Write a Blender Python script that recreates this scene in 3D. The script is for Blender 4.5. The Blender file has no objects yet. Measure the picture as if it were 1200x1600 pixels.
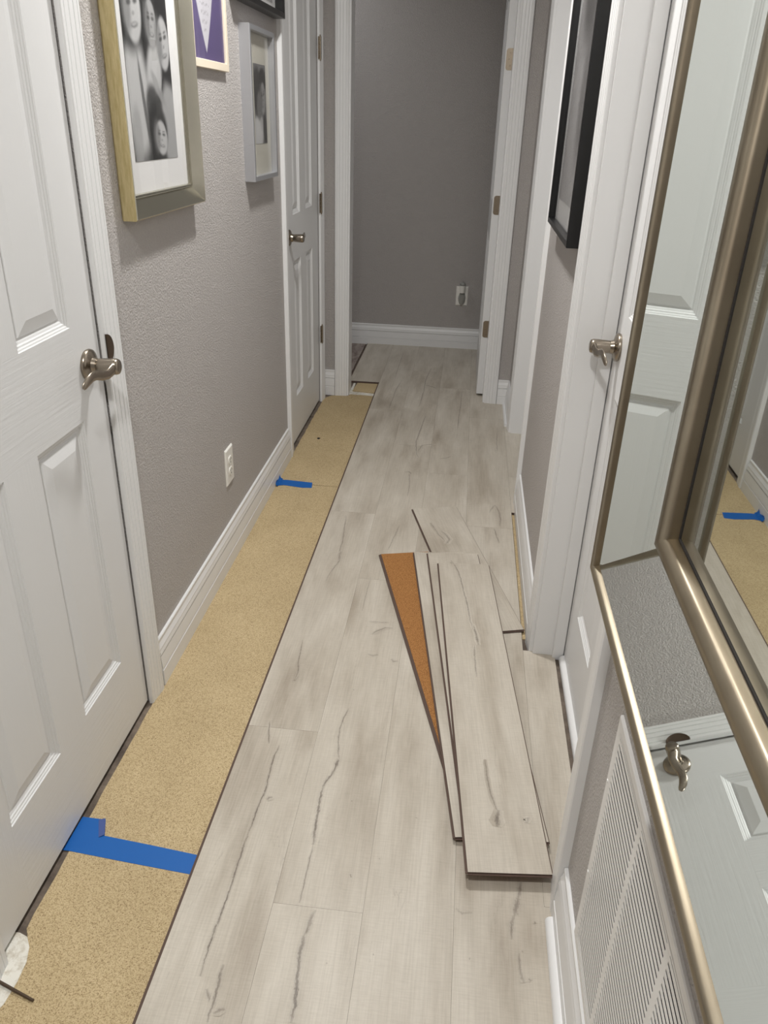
import bpy, bmesh, math, random
from mathutils import Vector, Matrix
random.seed(7)
S = bpy.context.scene
COL = S.collection

# ------------------------------------------------------------------ camera
cam_data = bpy.data.cameras.new('camera')
cam_data.sensor_fit = 'VERTICAL'
cam_data.sensor_height = 36.0
cam_data.lens = 1215.0 / 1600.0 * 36.0
cam_data.clip_start = 0.02
cam = bpy.data.objects.new('camera', cam_data)
COL.objects.link(cam)
c_right = Vector((0.993708, 0.108186, 0.028988))
c_down = Vector((0.074635, -0.446634, -0.891598))
c_fwd = Vector((-0.083512, 0.888152, -0.451899))
rot = Matrix((c_right, -c_down, -c_fwd)).transposed()
cam.matrix_world = Matrix.Translation((0, 0, 1.38)) @ rot.to_4x4()
S.camera = cam

# ------------------------------------------------------------------ light and exposure
S.view_settings.view_transform = 'Standard'
S.view_settings.look = 'None'
S.view_settings.exposure = 0.63
S.view_settings.gamma = 1.0
S.view_settings.use_curve_mapping = False
S.render.film_transparent = False
world = bpy.data.worlds.new('world')
S.world = world
world.use_nodes = True
world.node_tree.nodes['Background'].inputs[0].default_value = (0.9, 0.95, 1.0, 1)
world.node_tree.nodes['Background'].inputs[1].default_value = 0.05
LAMPS = [  # x, y, power, colour
    (-0.27, 2.17, 16.5, (1.0, 0.992, 0.968)),
    (-0.24, 0.15, 14.0, (1.0, 0.992, 0.968)),
]
PASSAGE_FILL = [(-1.15, 4.72, 3.2, (0.96, 0.98, 1.0))]   # added unseen fill lamp in the crossing passage, brightens the far wall
for lx, ly, lp, lc in LAMPS + PASSAGE_FILL:
    ld = bpy.data.lights.new('ceiling_lamp', 'AREA')
    ld.shape = 'DISK'
    ld.size = 0.13
    ld.energy = lp
    ld.color = lc
    lo = bpy.data.objects.new('ceiling_lamp', ld)
    lo.location = (lx, ly, 2.405)
    COL.objects.link(lo)

# ------------------------------------------------------------------ materials
def srgb(r, g, b):
    def f(c):
        c /= 255.0
        return c / 12.92 if c <= 0.04045 else ((c + 0.055) / 1.055) ** 2.4
    return (f(r), f(g), f(b), 1.0)

def mat(name, color, rough=0.5, metal=0.0, spec=0.5):
    m = bpy.data.materials.new(name)
    m.use_nodes = True
    b = m.node_tree.nodes['Principled BSDF']
    b.inputs['Base Color'].default_value = color
    b.inputs['Roughness'].default_value = rough
    b.inputs['Metallic'].default_value = metal
    b.inputs['Specular IOR Level'].default_value = spec
    return m

class NT:
    """small helper to write node graphs"""
    def __init__(s, m):
        s.t = m.node_tree
        s.b = s.t.nodes['Principled BSDF']
    def n(s, kind, **kw):
        nd = s.t.nodes.new(kind)
        for k, v in kw.items():
            setattr(nd, k, v)
        return nd
    def l(s, a, b):
        s.t.links.new(a, b)
    def coords(s, scale=(1, 1, 1), src='Object', rot=(0, 0, 0)):
        tc = s.n('ShaderNodeTexCoord')
        mp = s.n('ShaderNodeMapping')
        mp.inputs['Scale'].default_value = scale
        mp.inputs['Rotation'].default_value = rot
        s.l(tc.outputs[src], mp.inputs['Vector'])
        return mp.outputs['Vector']
    def noise(s, vec, scale=5, detail=2, rough=0.5, dist=0.0):
        nd = s.n('ShaderNodeTexNoise')
        nd.inputs['Scale'].default_value = scale
        nd.inputs['Detail'].default_value = detail
        nd.inputs['Roughness'].default_value = rough
        nd.inputs['Distortion'].default_value = dist
        s.l(vec, nd.inputs['Vector'])
        return nd.outputs['Fac']
    def ramp(s, fac, stops):
        nd = s.n('ShaderNodeValToRGB')
        e = nd.color_ramp.elements
        while len(e) < len(stops):
            e.new(0.5)
        for i, (p, c) in enumerate(stops):
            e[i].position = p
            e[i].color = c
        s.l(fac, nd.inputs['Fac'])
        return nd.outputs['Color']
    def mix(s, fac, a, b, mode='MIX'):
        nd = s.n('ShaderNodeMix', data_type='RGBA', blend_type=mode)
        for sock, v in ((nd.inputs[0], fac), (nd.inputs[6], a), (nd.inputs[7], b)):
            if hasattr(v, 'links'):
                s.l(v, sock)
            else:
                sock.default_value = v
        return nd.outputs[2]
    def math(s, op, a, b=0.0):
        nd = s.n('ShaderNodeMath', operation=op)
        for sock, v in ((nd.inputs[0], a), (nd.inputs[1], b)):
            if hasattr(v, 'links'):
                s.l(v, sock)
            else:
                sock.default_value = v
        return nd.outputs[0]
    def bump(s, height, strength=0.2, dist=0.001):
        nd = s.n('ShaderNodeBump')
        nd.inputs['Strength'].default_value = strength
        nd.inputs['Distance'].default_value = dist
        s.l(height, nd.inputs['Height'])
        s.l(nd.outputs['Normal'], s.b.inputs['Normal'])

# wall paint with sprayed orange-peel texture
M = {}
M['wall'] = mat('taupe_wall_paint', srgb(186, 181, 178), 0.5, 0, 0.4)
g = NT(M['wall'])
v = g.coords()
a = g.noise(v, 205, 3, 0.6, 0.25)
b_ = g.noise(v, 60, 2, 0.5, 0.3)
h = g.math('ADD', g.ramp(a, [(0.40, (0, 0, 0, 1)), (0.62, (1, 1, 1, 1))]), b_)
g.bump(h, 0.7, 0.0028)

M['ceiling'] = mat('ceiling_paint', srgb(238, 236, 232), 0.8, 0, 0.2)
M['white'] = mat('white_trim_paint', srgb(230, 230, 230), 0.32, 0, 0.5)
for key, sc in (('door_v', (260, 260, 9)), ('door_h', (150, 5, 125))):
    M[key] = mat('white_door_paint_' + key[-1], srgb(222, 222, 222), 0.38, 0, 0.45)
    g = NT(M[key])
    g.bump(g.noise(g.coords(sc), 1.0, 3, 0.6, 0.35), 0.45 if key == 'door_h' else 0.15, 0.0013 if key == 'door_h' else 0.0012)
M['dark'] = mat('dark_matte_and_gap_shade', srgb(35, 30, 27), 0.9)  # near-black for solid dark parts and for shade painted into gaps
M['nickel'] = mat('satin_nickel', srgb(156, 146, 133), 0.25, 1.0)
M['nickel_dark'] = mat('satin_nickel_plate', srgb(150, 138, 122), 0.38, 1.0)
M['plastic'] = mat('white_plastic', srgb(236, 234, 228), 0.3)
M['black'] = mat('black_lacquer', srgb(14, 14, 15), 0.3)
M['metal_dark'] = mat('dark_steel', srgb(92, 78, 66), 0.45, 0.7)

# champagne metal leaf
M['champagne'] = mat('champagne_leaf', srgb(154, 144, 128), 0.36, 1.0)
g = NT(M['champagne'])
nz = g.noise(g.coords((1, 1, 1)), 9, 3, 0.6)
g.l(g.ramp(nz, [(0.3, srgb(146, 135, 117)), (0.7, srgb(162, 152, 134))]), g.b.inputs['Base Color'])
M['gold'] = mat('gold_leaf_frame', srgb(196, 178, 122), 0.40, 0.55)
g = NT(M['gold'])
nz = g.noise(g.coords((30, 30, 4)), 5, 4, 0.65)
g.l(g.ramp(nz, [(0.3, srgb(188, 171, 120)), (0.7, srgb(220, 205, 160))]), g.b.inputs['Base Color'])
M['scoop'] = mat('champagne_scoop', srgb(200, 196, 180), 0.20, 0.92)
M['silver'] = mat('silver_frame', srgb(190, 191, 195), 0.30, 0.7)
M['cream'] = mat('cream_frame', srgb(226, 214, 194), 0.5)
M['mirror'] = mat('mirror_glass', (0.77, 0.805, 0.78, 1), 0.012, 1.0)

# picture glass: clear sheet that mostly transmits and mirrors at grazing angles
m = bpy.data.materials.new('picture_glass')
m.use_nodes = True
t = m.node_tree
t.nodes.remove(t.nodes['Principled BSDF'])
o_ = t.nodes['Material Output']
tr = t.nodes.new('ShaderNodeBsdfTransparent')
gl = t.nodes.new('ShaderNodeBsdfGlossy')
gl.inputs['Roughness'].default_value = 0.01
lw = t.nodes.new('ShaderNodeLayerWeight')
lw.inputs['Blend'].default_value = 0.5
pw = t.nodes.new('ShaderNodeMath'); pw.operation = 'POWER'; pw.inputs[1].default_value = 5.0
t.links.new(lw.outputs['Facing'], pw.inputs[0])
fr = t.nodes.new('ShaderNodeMath'); fr.operation = 'MULTIPLY_ADD'; fr.inputs[1].default_value = 0.7; fr.inputs[2].default_value = 0.018
t.links.new(pw.outputs[0], fr.inputs[0])
mx = t.nodes.new('ShaderNodeMixShader')
t.links.new(fr.outputs[0], mx.inputs[0])
t.links.new(tr.outputs[0], mx.inputs[1])
t.links.new(gl.outputs[0], mx.inputs[2])
t.links.new(mx.outputs[0], o_.inputs[0])
M['glass'] = m

# prints: colour comes from a painted attribute
M['print'] = mat('printed_paper', (1, 1, 1, 1), 0.7, 0, 0.15)
g = NT(M['print'])
at = g.n('ShaderNodeAttribute', attribute_name='print_color')
g.l(at.outputs['Color'], g.b.inputs['Base Color'])

M['mat_board'] = mat('white_mat_board', srgb(226, 225, 224), 0.8)
M['mat_cream'] = mat('cream_mat_board', srgb(205, 202, 190), 0.8)

# greige oak laminate; UV x = across the plank, y = along it (metres)
M['laminate'] = mat('greige_oak_laminate', (1, 1, 1, 1), 0.42, 0, 0.4)
g = NT(M['laminate'])
uv = g.n('ShaderNodeUVMap', uv_map='plank')
def uvn(sx, sy, scale, detail, rough=0.55, dist=0.0):
    mp = g.n('ShaderNodeMapping')
    mp.inputs['Scale'].default_value = (sx, sy, 1)
    g.l(uv.outputs[0], mp.inputs['Vector'])
    return g.noise(mp.outputs['Vector'], scale, detail, rough, dist)
broad = uvn(7, 1.3, 1.6, 4, 0.55, 0.3)
base = g.ramp(broad, [(0.30, srgb(171, 161, 147)), (0.48, srgb(191, 183, 170)), (0.70, srgb(203, 196, 184))])
cloud = uvn(14, 5, 1.0, 3, 0.6, 0.6)
base = g.mix(0.55, base, g.ramp(cloud, [(0.32, (0.90, 0.89, 0.88, 1)), (0.6, (1.03, 1.03, 1.03, 1))]), 'MULTIPLY')
grain = uvn(260, 7, 1.0, 4, 0.7, 0.25)
base = g.mix(0.75, base, g.ramp(grain, [(0.30, (0.86, 0.85, 0.84, 1)), (0.58, (1.03, 1.03, 1.03, 1))]), 'MULTIPLY')
saw = uvn(30, 330, 1.0, 3, 0.7)
base = g.mix(0.6, base, g.ramp(saw, [(0.30, (0.91, 0.90, 0.89, 1)), (0.60, (1.04, 1.04, 1.04, 1))]), 'MULTIPLY')
# thin natural checks wandering along the grain
ch = uvn(10, 0.9, 1.5, 5, 0.6, 1.2)
line = g.math('ABSOLUTE', g.math('SUBTRACT', ch, 0.5))
lm = g.ramp(line, [(0.0, (1, 1, 1, 1)), (0.006, (0, 0, 0, 1))])
gate = g.ramp(uvn(9, 1.8, 2.0, 2), [(0.55, (0, 0, 0, 1)), (0.66, (1, 1, 1, 1))])
lg = g.math('MULTIPLY', g.math('MULTIPLY', lm, gate), 0.30)
base = g.mix(lg, base, srgb(120, 108, 98))
# knots and fissures drawn as marks: second UV map, x = 0 centre .. 1 edge, y = strength
mk = g.n('ShaderNodeUVMap', uv_map='mark')
sp = g.n('ShaderNodeSeparateXYZ')
g.l(mk.outputs[0], sp.inputs[0])
fine = uvn(420, 120, 1.0, 3, 0.7, 0.3)
dist = g.math('ADD', sp.outputs[0], g.math('MULTIPLY', g.math('SUBTRACT', fine, 0.5), 1.1))
core = g.ramp(dist, [(0.0, (1, 1, 1, 1)), (0.20, (0.75, 0.75, 0.75, 1)), (0.34, (0.22, 0.22, 0.22, 1)), (0.9, (0, 0, 0, 1))])
g.l(g.mix(g.math('MULTIPLY', core, sp.outputs[1]), base, srgb(88, 76, 68)), g.b.inputs['Base Color'])
g.bump(g.math('ADD', grain, saw), 0.10, 0.0006)

M['edge'] = mat('fibreboard_edge', srgb(90, 72, 63), 0.8)
M['cork'] = mat('cork_backing', srgb(168, 112, 58), 0.85)
g = NT(M['cork'])
nz = g.noise(g.coords(), 420, 3, 0.7)
g.l(g.ramp(nz, [(0.35, srgb(116, 74, 36)), (0.5, srgb(158, 108, 56)), (0.68, srgb(186, 136, 82))]), g.b.inputs['Base Color'])
M['underlay'] = mat('tan_underlayment', srgb(206, 180, 134), 0.8)
g = NT(M['underlay'])
v = g.coords()
nz = g.noise(v, 430, 3, 0.75)
col = g.ramp(nz, [(0.36, srgb(128, 106, 74)), (0.46, srgb(184, 163, 124)), (0.62, srgb(204, 185, 148))])
nb = g.noise(g.coords((2, 1.5, 1)), 3, 3)
col = g.mix(1.0, col, g.ramp(nb, [(0.35, (0.93, 0.92, 0.9, 1)), (0.65, (1.03, 1.03, 1.03, 1))]), 'MULTIPLY')
g.l(col, g.b.inputs['Base Color'])
g.bump(nz, 0.2, 0.0006)
M['slab'] = mat('concrete_slab', srgb(104, 92, 80), 0.9)
g = NT(M['slab'])
g.l(g.ramp(g.noise(g.coords(), 14, 5, 0.7), [(0.35, srgb(84, 74, 66)), (0.65, srgb(128, 115, 103))]), g.b.inputs['Base Color'])
M['plaster'] = mat('white_patch_compound', srgb(222, 218, 208), 0.85)
g = NT(M['plaster'])
nz = g.noise(g.coords(), 60, 4, 0.7)
g.l(g.ramp(nz, [(0.35, srgb(196, 188, 172)), (0.55, srgb(228, 225, 216))]), g.b.inputs['Base Color'])
g.bump(nz, 0.5, 0.002)
M['tape'] = mat('blue_painters_tape', srgb(0, 92, 172), 0.55)
M['tape_back'] = mat('blue_tape_fold', srgb(74, 92, 150), 0.6)
M['grille'] = mat('grille_enamel', srgb(234, 233, 231), 0.35)
M['lamp_face'] = mat('lamp_diffuser', (1, 1, 1, 1), 0.5)
M['lamp_face'].node_tree.nodes['Principled BSDF'].inputs['Emission Color'].default_value = (1, 0.96, 0.9, 1)
M['lamp_face'].node_tree.nodes['Principled BSDF'].inputs['Emission Strength'].default_value = 6.0
M['clear'] = mat('frosted_lens', srgb(205, 205, 200), 0.15)
M['clear'].node_tree.nodes['Principled BSDF'].inputs['Transmission Weight'].default_value = 0.6

# ------------------------------------------------------------------ mesh builder
class MB:
    def __init__(s):
        s.v = []; s.f = []; s.m = []; s.uv = {}; s.mk = {}
    def p(s, *c):
        s.v.append(tuple(c)); return len(s.v) - 1
    def face(s, ids, m=0, uv=None, mk=None):
        s.f.append(tuple(ids)); s.m.append(m)
        if uv: s.uv[len(s.f) - 1] = uv
        if mk: s.mk[len(s.f) - 1] = mk
    def poly(s, pts, m=0, uv=None, mk=None):
        s.face([s.p(*q) for q in pts], m, uv, mk)
    def box(s, x0, x1, y0, y1, z0, z1, m=0):
        i = [s.p(x, y, z) for z in (z0, z1) for y in (y0, y1) for x in (x0, x1)]
        for q in ((0, 1, 3, 2), (4, 6, 7, 5), (0, 4, 5, 1), (2, 3, 7, 6), (0, 2, 6, 4), (1, 5, 7, 3)):
            s.face([i[k] for k in q], m)
    def rings(s, rings, closed=True, cap0=False, cap1=False, m=0):
        ids = [[s.p(*q) for q in r] for r in rings]
        n = len(ids[0])
        for a, b in zip(ids, ids[1:]):
            for k in range(n if closed else n - 1):
                s.face((a[k], a[(k + 1) % n], b[(k + 1) % n], b[k]), m)
        if cap0: s.face(ids[0], m)
        if cap1: s.face(ids[-1], m)
    def lathe(s, c, axis, prof, n=24, m=0):
        """prof = [(distance along axis, radius)]"""
        ax = Vector(axis).normalized()
        u = ax.orthogonal().normalized(); w = ax.cross(u)
        c = Vector(c)
        s.rings([[tuple(c + ax * d + (u * math.cos(2 * math.pi * k / n) + w * math.sin(2 * math.pi * k / n)) * r) for k in range(n)] for d, r in prof], True, True, True, m)
    def tube(s, pts, rad, up=(0, 0, 1), n=12, m=0):
        """rad = list of (half width along side, half width along up)"""
        pts = [Vector(q) for q in pts]; up = Vector(up); rg = []
        for i, q in enumerate(pts):
            d = (pts[min(i + 1, len(pts) - 1)] - pts[max(i - 1, 0)]).normalized()
            sd = d.cross(up).normalized(); uu = sd.cross(d).normalized()
            ra, rb = rad[i]
            rg.append([tuple(q + sd * ra * math.cos(2 * math.pi * k / n) + uu * rb * math.sin(2 * math.pi * k / n)) for k in range(n)])
        s.rings(rg, True, True, True, m)
    def build(s, name, mats, parent=None, smooth=False, origin=None, bevel=0, angle=35, label=None):
        me = bpy.data.meshes.new(name)
        vs = s.v
        if origin is not None:
            vs = [(a - origin[0], b - origin[1], c - origin[2]) for a, b, c in vs]
        me.from_pydata(vs, [], s.f)
        if isinstance(mats, str): mats = [mats]
        for k in mats: me.materials.append(M[k])
        for pl, mi in zip(me.polygons, s.m): pl.material_index = mi
        if s.uv:
            for nm, dct, default in (('plank', s.uv, (0, 0)), ('mark', s.mk, (1, 0))):
                lay = me.uv_layers.new(name=nm)
                for pl in me.polygons:
                    u = dct.get(pl.index)
                    for k, li in enumerate(pl.loop_indices):
                        lay.data[li].uv = u[k] if u else default
        bm = bmesh.new(); bm.from_mesh(me)
        bmesh.ops.recalc_face_normals(bm, faces=bm.faces[:])
        bm.to_mesh(me); bm.free()
        ob = bpy.data.objects.new(name, me)
        COL.objects.link(ob)
        if origin is not None: ob.location = origin
        if parent is not None:
            ob.parent = parent
            if origin is None:
                ob.matrix_parent_inverse = Matrix.Translation(-Vector(parent.location)) if parent.type == 'EMPTY' and parent.rotation_euler.z == 0 else parent.matrix_basis.inverted()
            else:
                ob.location = Vector(origin) - Vector(parent.location)
        if smooth:
            for pl in me.polygons: pl.use_smooth = True
            if angle < 180:
                bm = bmesh.new(); bm.from_mesh(me)
                for e in bm.edges:
                    if len(e.link_faces) == 2 and e.calc_face_angle(0) > math.radians(angle): e.smooth = False
                bm.to_mesh(me); bm.free()
        if bevel:
            md = ob.modifiers.new('bevel', 'BEVEL'); md.width = bevel; md.segments = 2
            md.limit_method = 'ANGLE'; md.angle_limit = math.radians(50)
        if label: ob['label'] = label
        return ob

def thing(name, label, cat, loc, group=None):
    o = bpy.data.objects.new(name, None)
    o.empty_display_size = 0.05
    COL.objects.link(o); o.location = loc
    o['label'] = label; o['category'] = cat
    if group: o['group'] = group
    return o
def tag(o, label, cat, group=None, kind=None):
    o['label'] = label; o['category'] = cat
    if group: o['group'] = group
    if kind: o['kind'] = kind
    return o
def structure(o, label=None, cat=None):
    o['kind'] = 'structure'
    if label: o['label'] = label
    if cat: o['category'] = cat
    return o

# ------------------------------------------------------------------ room dimensions (metres)
WL, WR = -0.745, 0.272          # hall wall faces
YE, YEB = 4.13, 4.245           # end wall front and back
YB = 5.25                       # wall of the crossing passage
Y0 = -1.7                       # wall behind the phone
H = 2.44
DH = 2.05                       # door opening height
T = 0.115
def onL(a, b, d): return (WL + d, a, b)
def onR(a, b, d): return (WR - d, a, b)
def onE(a, b, d): return (a, YE - d, b)
def onB(a, b, d): return (a, YB - d, b)

def wall_y(name, xs, xe, y0, y1, openings, z0=-0.02):
    """wall running along y with door openings [(ya, yb)]"""
    mb = MB(); y = y0
    for a, b in openings:
        mb.box(xs, xe, y, a, z0, H); mb.box(xs, xe, a, b, DH, H); y = b
    mb.box(xs, xe, y, y1, z0, H)
    return structure(mb.build(name, 'wall'), None)
LD1 = (0.805, 1.535); LD2 = (3.262, 4.010)
RD1 = (1.100, 1.890); RD2 = (2.930, 3.690)
OPN = (-0.622, 0.147)
EH = 2.30                       # unseen end-opening head, raised to keep its shadow off the far wall
structure(wall_y('wall_left', WL - T, WL, Y0, YE, [LD1, LD2]), 'grey taupe textured left hallway wall with framed pictures', 'wall')
structure(wall_y('wall_right', WR, WR + T, Y0, YE, [RD1, RD2]), 'grey taupe textured right hallway wall holding the mirror', 'wall')
mb = MB()
mb.box(-1.9, OPN[0], YE, YEB, -0.02, H); mb.box(OPN[1], 1.7, YE, YEB, -0.02, H); mb.box(OPN[0], OPN[1], YE, YEB, EH, H)
structure(mb.build('wall_end', 'wall'), 'end wall of the hallway around the open doorway', 'wall')
mb = MB(); mb.box(-2.0, 1.8, YB, YB + 0.1, -0.02, H)
structure(mb.build('wall_back', 'wall'), 'dim grey wall seen through the far doorway', 'wall')
mb = MB(); mb.box(-2.0, -1.9, YE, YB, -0.02, H)
structure(mb.build('wall_passage_left', 'wall'), 'left end wall of the crossing passage', 'wall')
mb = MB(); mb.box(1.7, 1.8, YE, YB, -0.02, H)
structure(mb.build('wall_passage_right', 'wall'), 'right end wall of the crossing passage', 'wall')
mb = MB(); mb.box(WL - T, WR + T, Y0 - 0.1, Y0, -0.02, H)
structure(mb.build('wall_front', 'wall'), 'hallway wall behind the viewpoint', 'wall')
mb = MB(); mb.box(-2.0, 1.8, Y0 - 0.1, YB + 0.1, H, H + 0.05)
structure(mb.build('ceiling', 'ceiling'), 'flat white hallway ceiling', 'ceiling')
mb = MB(); mb.box(-2.0, 1.8, Y0 - 0.1, YB + 0.1, -0.06, -0.011)
slab = mb.build('floor_subfloor', 'slab'); slab.name = 'floor_slab'
structure(slab, 'bare concrete subfloor showing in the gaps beside the underlayment', 'floor')

# ------------------------------------------------------------------ laminate flooring
PW = 0.1766
COLS = {0: (-0.6405, 4.375), 1: (-0.464, 1.47), 2: (-0.2865, 0.99), 3: (-0.109, 0.68), 4: (0.0675, 1.43), 5: (0.2445, 0.70)}
mb = MB()
GAP = 0.00018
def plank_box(mb, x0, x1, y0, y1, z0, z1, off):
    i = [mb.p(x, y, z) for z in (z0, z1) for y in (y0, y1) for x in (x0, x1)]
    uvt = [(x0 + off, y0 + off * 3), (x1 + off, y0 + off * 3), (x1 + off, y1 + off * 3), (x0 + off, y1 + off * 3)]
    mb.face((i[4], i[5], i[7], i[6]), 0, uvt, [(1, 0)] * 4)
    for q in ((0, 1, 3, 2), (0, 4, 5, 1), (2, 3, 7, 6), (0, 2, 6, 4), (1, 5, 7, 3)):
        mb.face([i[k] for k in q], 1)
FLOOR_ID = {}
def floor_col(c, x0, x1, ya, yb, joint):
    k0 = math.floor((ya - joint) / 1.22)
    y = ya
    k = k0
    while y < yb - 1e-6:
        ye = min(joint + (k + 1) * 1.22, yb)
        off = ((c * 37 + k * 17) % 29) * 1.37 + c * 0.61
        plank_box(mb, x0 + GAP, x1 - GAP, y + GAP, ye - GAP, -0.008, 0.0, off)
        FLOOR_ID[(c, k)] = off
        y = ye; k += 1
floor_col(1, -0.464, -0.2865, Y0, YB, 1.47)
floor_col(2, -0.2865, -0.109, Y0, YB, 0.99)
floor_col(3, -0.109, 0.0675, Y0, YB, 0.68)
floor_col(4, 0.0675, 0.2445, Y0, YB, 1.43)
floor_col(4, 0.2445 - GAP * 1.99, 0.270, Y0, 1.05, 1.43)
floor_col(5, 0.2445, 0.335, 1.05, 1.888, 0.70)
floor_col(5, 0.2445, 0.335, 2.79, YE + 0.02, 0.70)
floor_col(5, 0.2445, 0.422, YEB, YB, 0.70)
floor_col(0, -0.6405, -0.464, 4.375, YB, 4.375 - 1.22)
x = 0.422; c = 6
while x < 1.6:
    floor_col(c, x, x + 0.1775, YEB, YB, 0.5 + c * 0.4); x += 0.1775; c += 1
# locking tongue along the open left edge
mb.box(-0.470, -0.4636, Y0, 4.375, -0.0078, -0.003, 1)
mb.box(-0.6465, -0.640, 4.375, YB, -0.0078, -0.003, 1)
mb.box(-0.6405, -0.4645, 4.369, 4.3755, -0.0078, -0.003, 1)

def off_at(x, y):
    c = 1 if x < -0.2865 else 2 if x < -0.109 else 3 if x < 0.0675 else 4 if x < 0.2445 else 5
    k = math.floor((y - COLS[c][1]) / 1.22)
    return FLOOR_ID.get((c, k), 0.3)
def ribbon(mb, pts, z, w, d, off):
    """thin wandering fissure: centre line dark, fading to both sides and to both tips"""
    P = [Vector((p[0], p[1], 0)) for p in pts]
    Q = []
    for a, b in zip(P, P[1:]):
        n = max(1, int((b - a).length / 0.012))
        for k in range(n): Q.append(a.lerp(b, k / n))
    Q.append(P[-1])
    rr = random.Random(int(abs(P[0].x * 9973 + P[0].y * 7919) * 10))
    z += rr.uniform(0.0, 0.0006)
    rows = []
    for i, q in enumerate(Q):
        dr = (Q[min(i + 1, len(Q) - 1)] - Q[max(i - 1, 0)]).normalized()
        sd = Vector((dr.y, -dr.x, 0))
        tt = i / max(1, len(Q) - 1)
        taper = min(1, min(tt, 1 - tt) * 5 + 0.25)
        q = q + sd * rr.uniform(-0.0010, 0.0010)
        ww = w * 1.6 * (0.55 + 0.45 * taper) * rr.uniform(0.75, 1.15)
        rows.append((q, sd, ww, d * (0.35 + 0.65 * taper) * rr.uniform(0.8, 1.1)))
    for (q0, s0, w0, d0), (q1, s1, w1, d1) in zip(rows, rows[1:]):
        for sg in (-1, 1):
            a0 = q0 + s0 * w0 * sg; a1 = q1 + s1 * w1 * sg
            pts4 = [(q0.x, q0.y, z), (a0.x, a0.y, z), (a1.x, a1.y, z), (q1.x, q1.y, z)]
            if sg < 0: pts4.reverse()
            uvs = [(p[0] + off, p[1] + off * 3) for p in pts4]
            mk = [(0, d0), (1, d0), (1, d1), (0, d1)]
            if sg < 0: mk.reverse()
            mb.poly(pts4, 0, uvs, mk)
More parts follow.
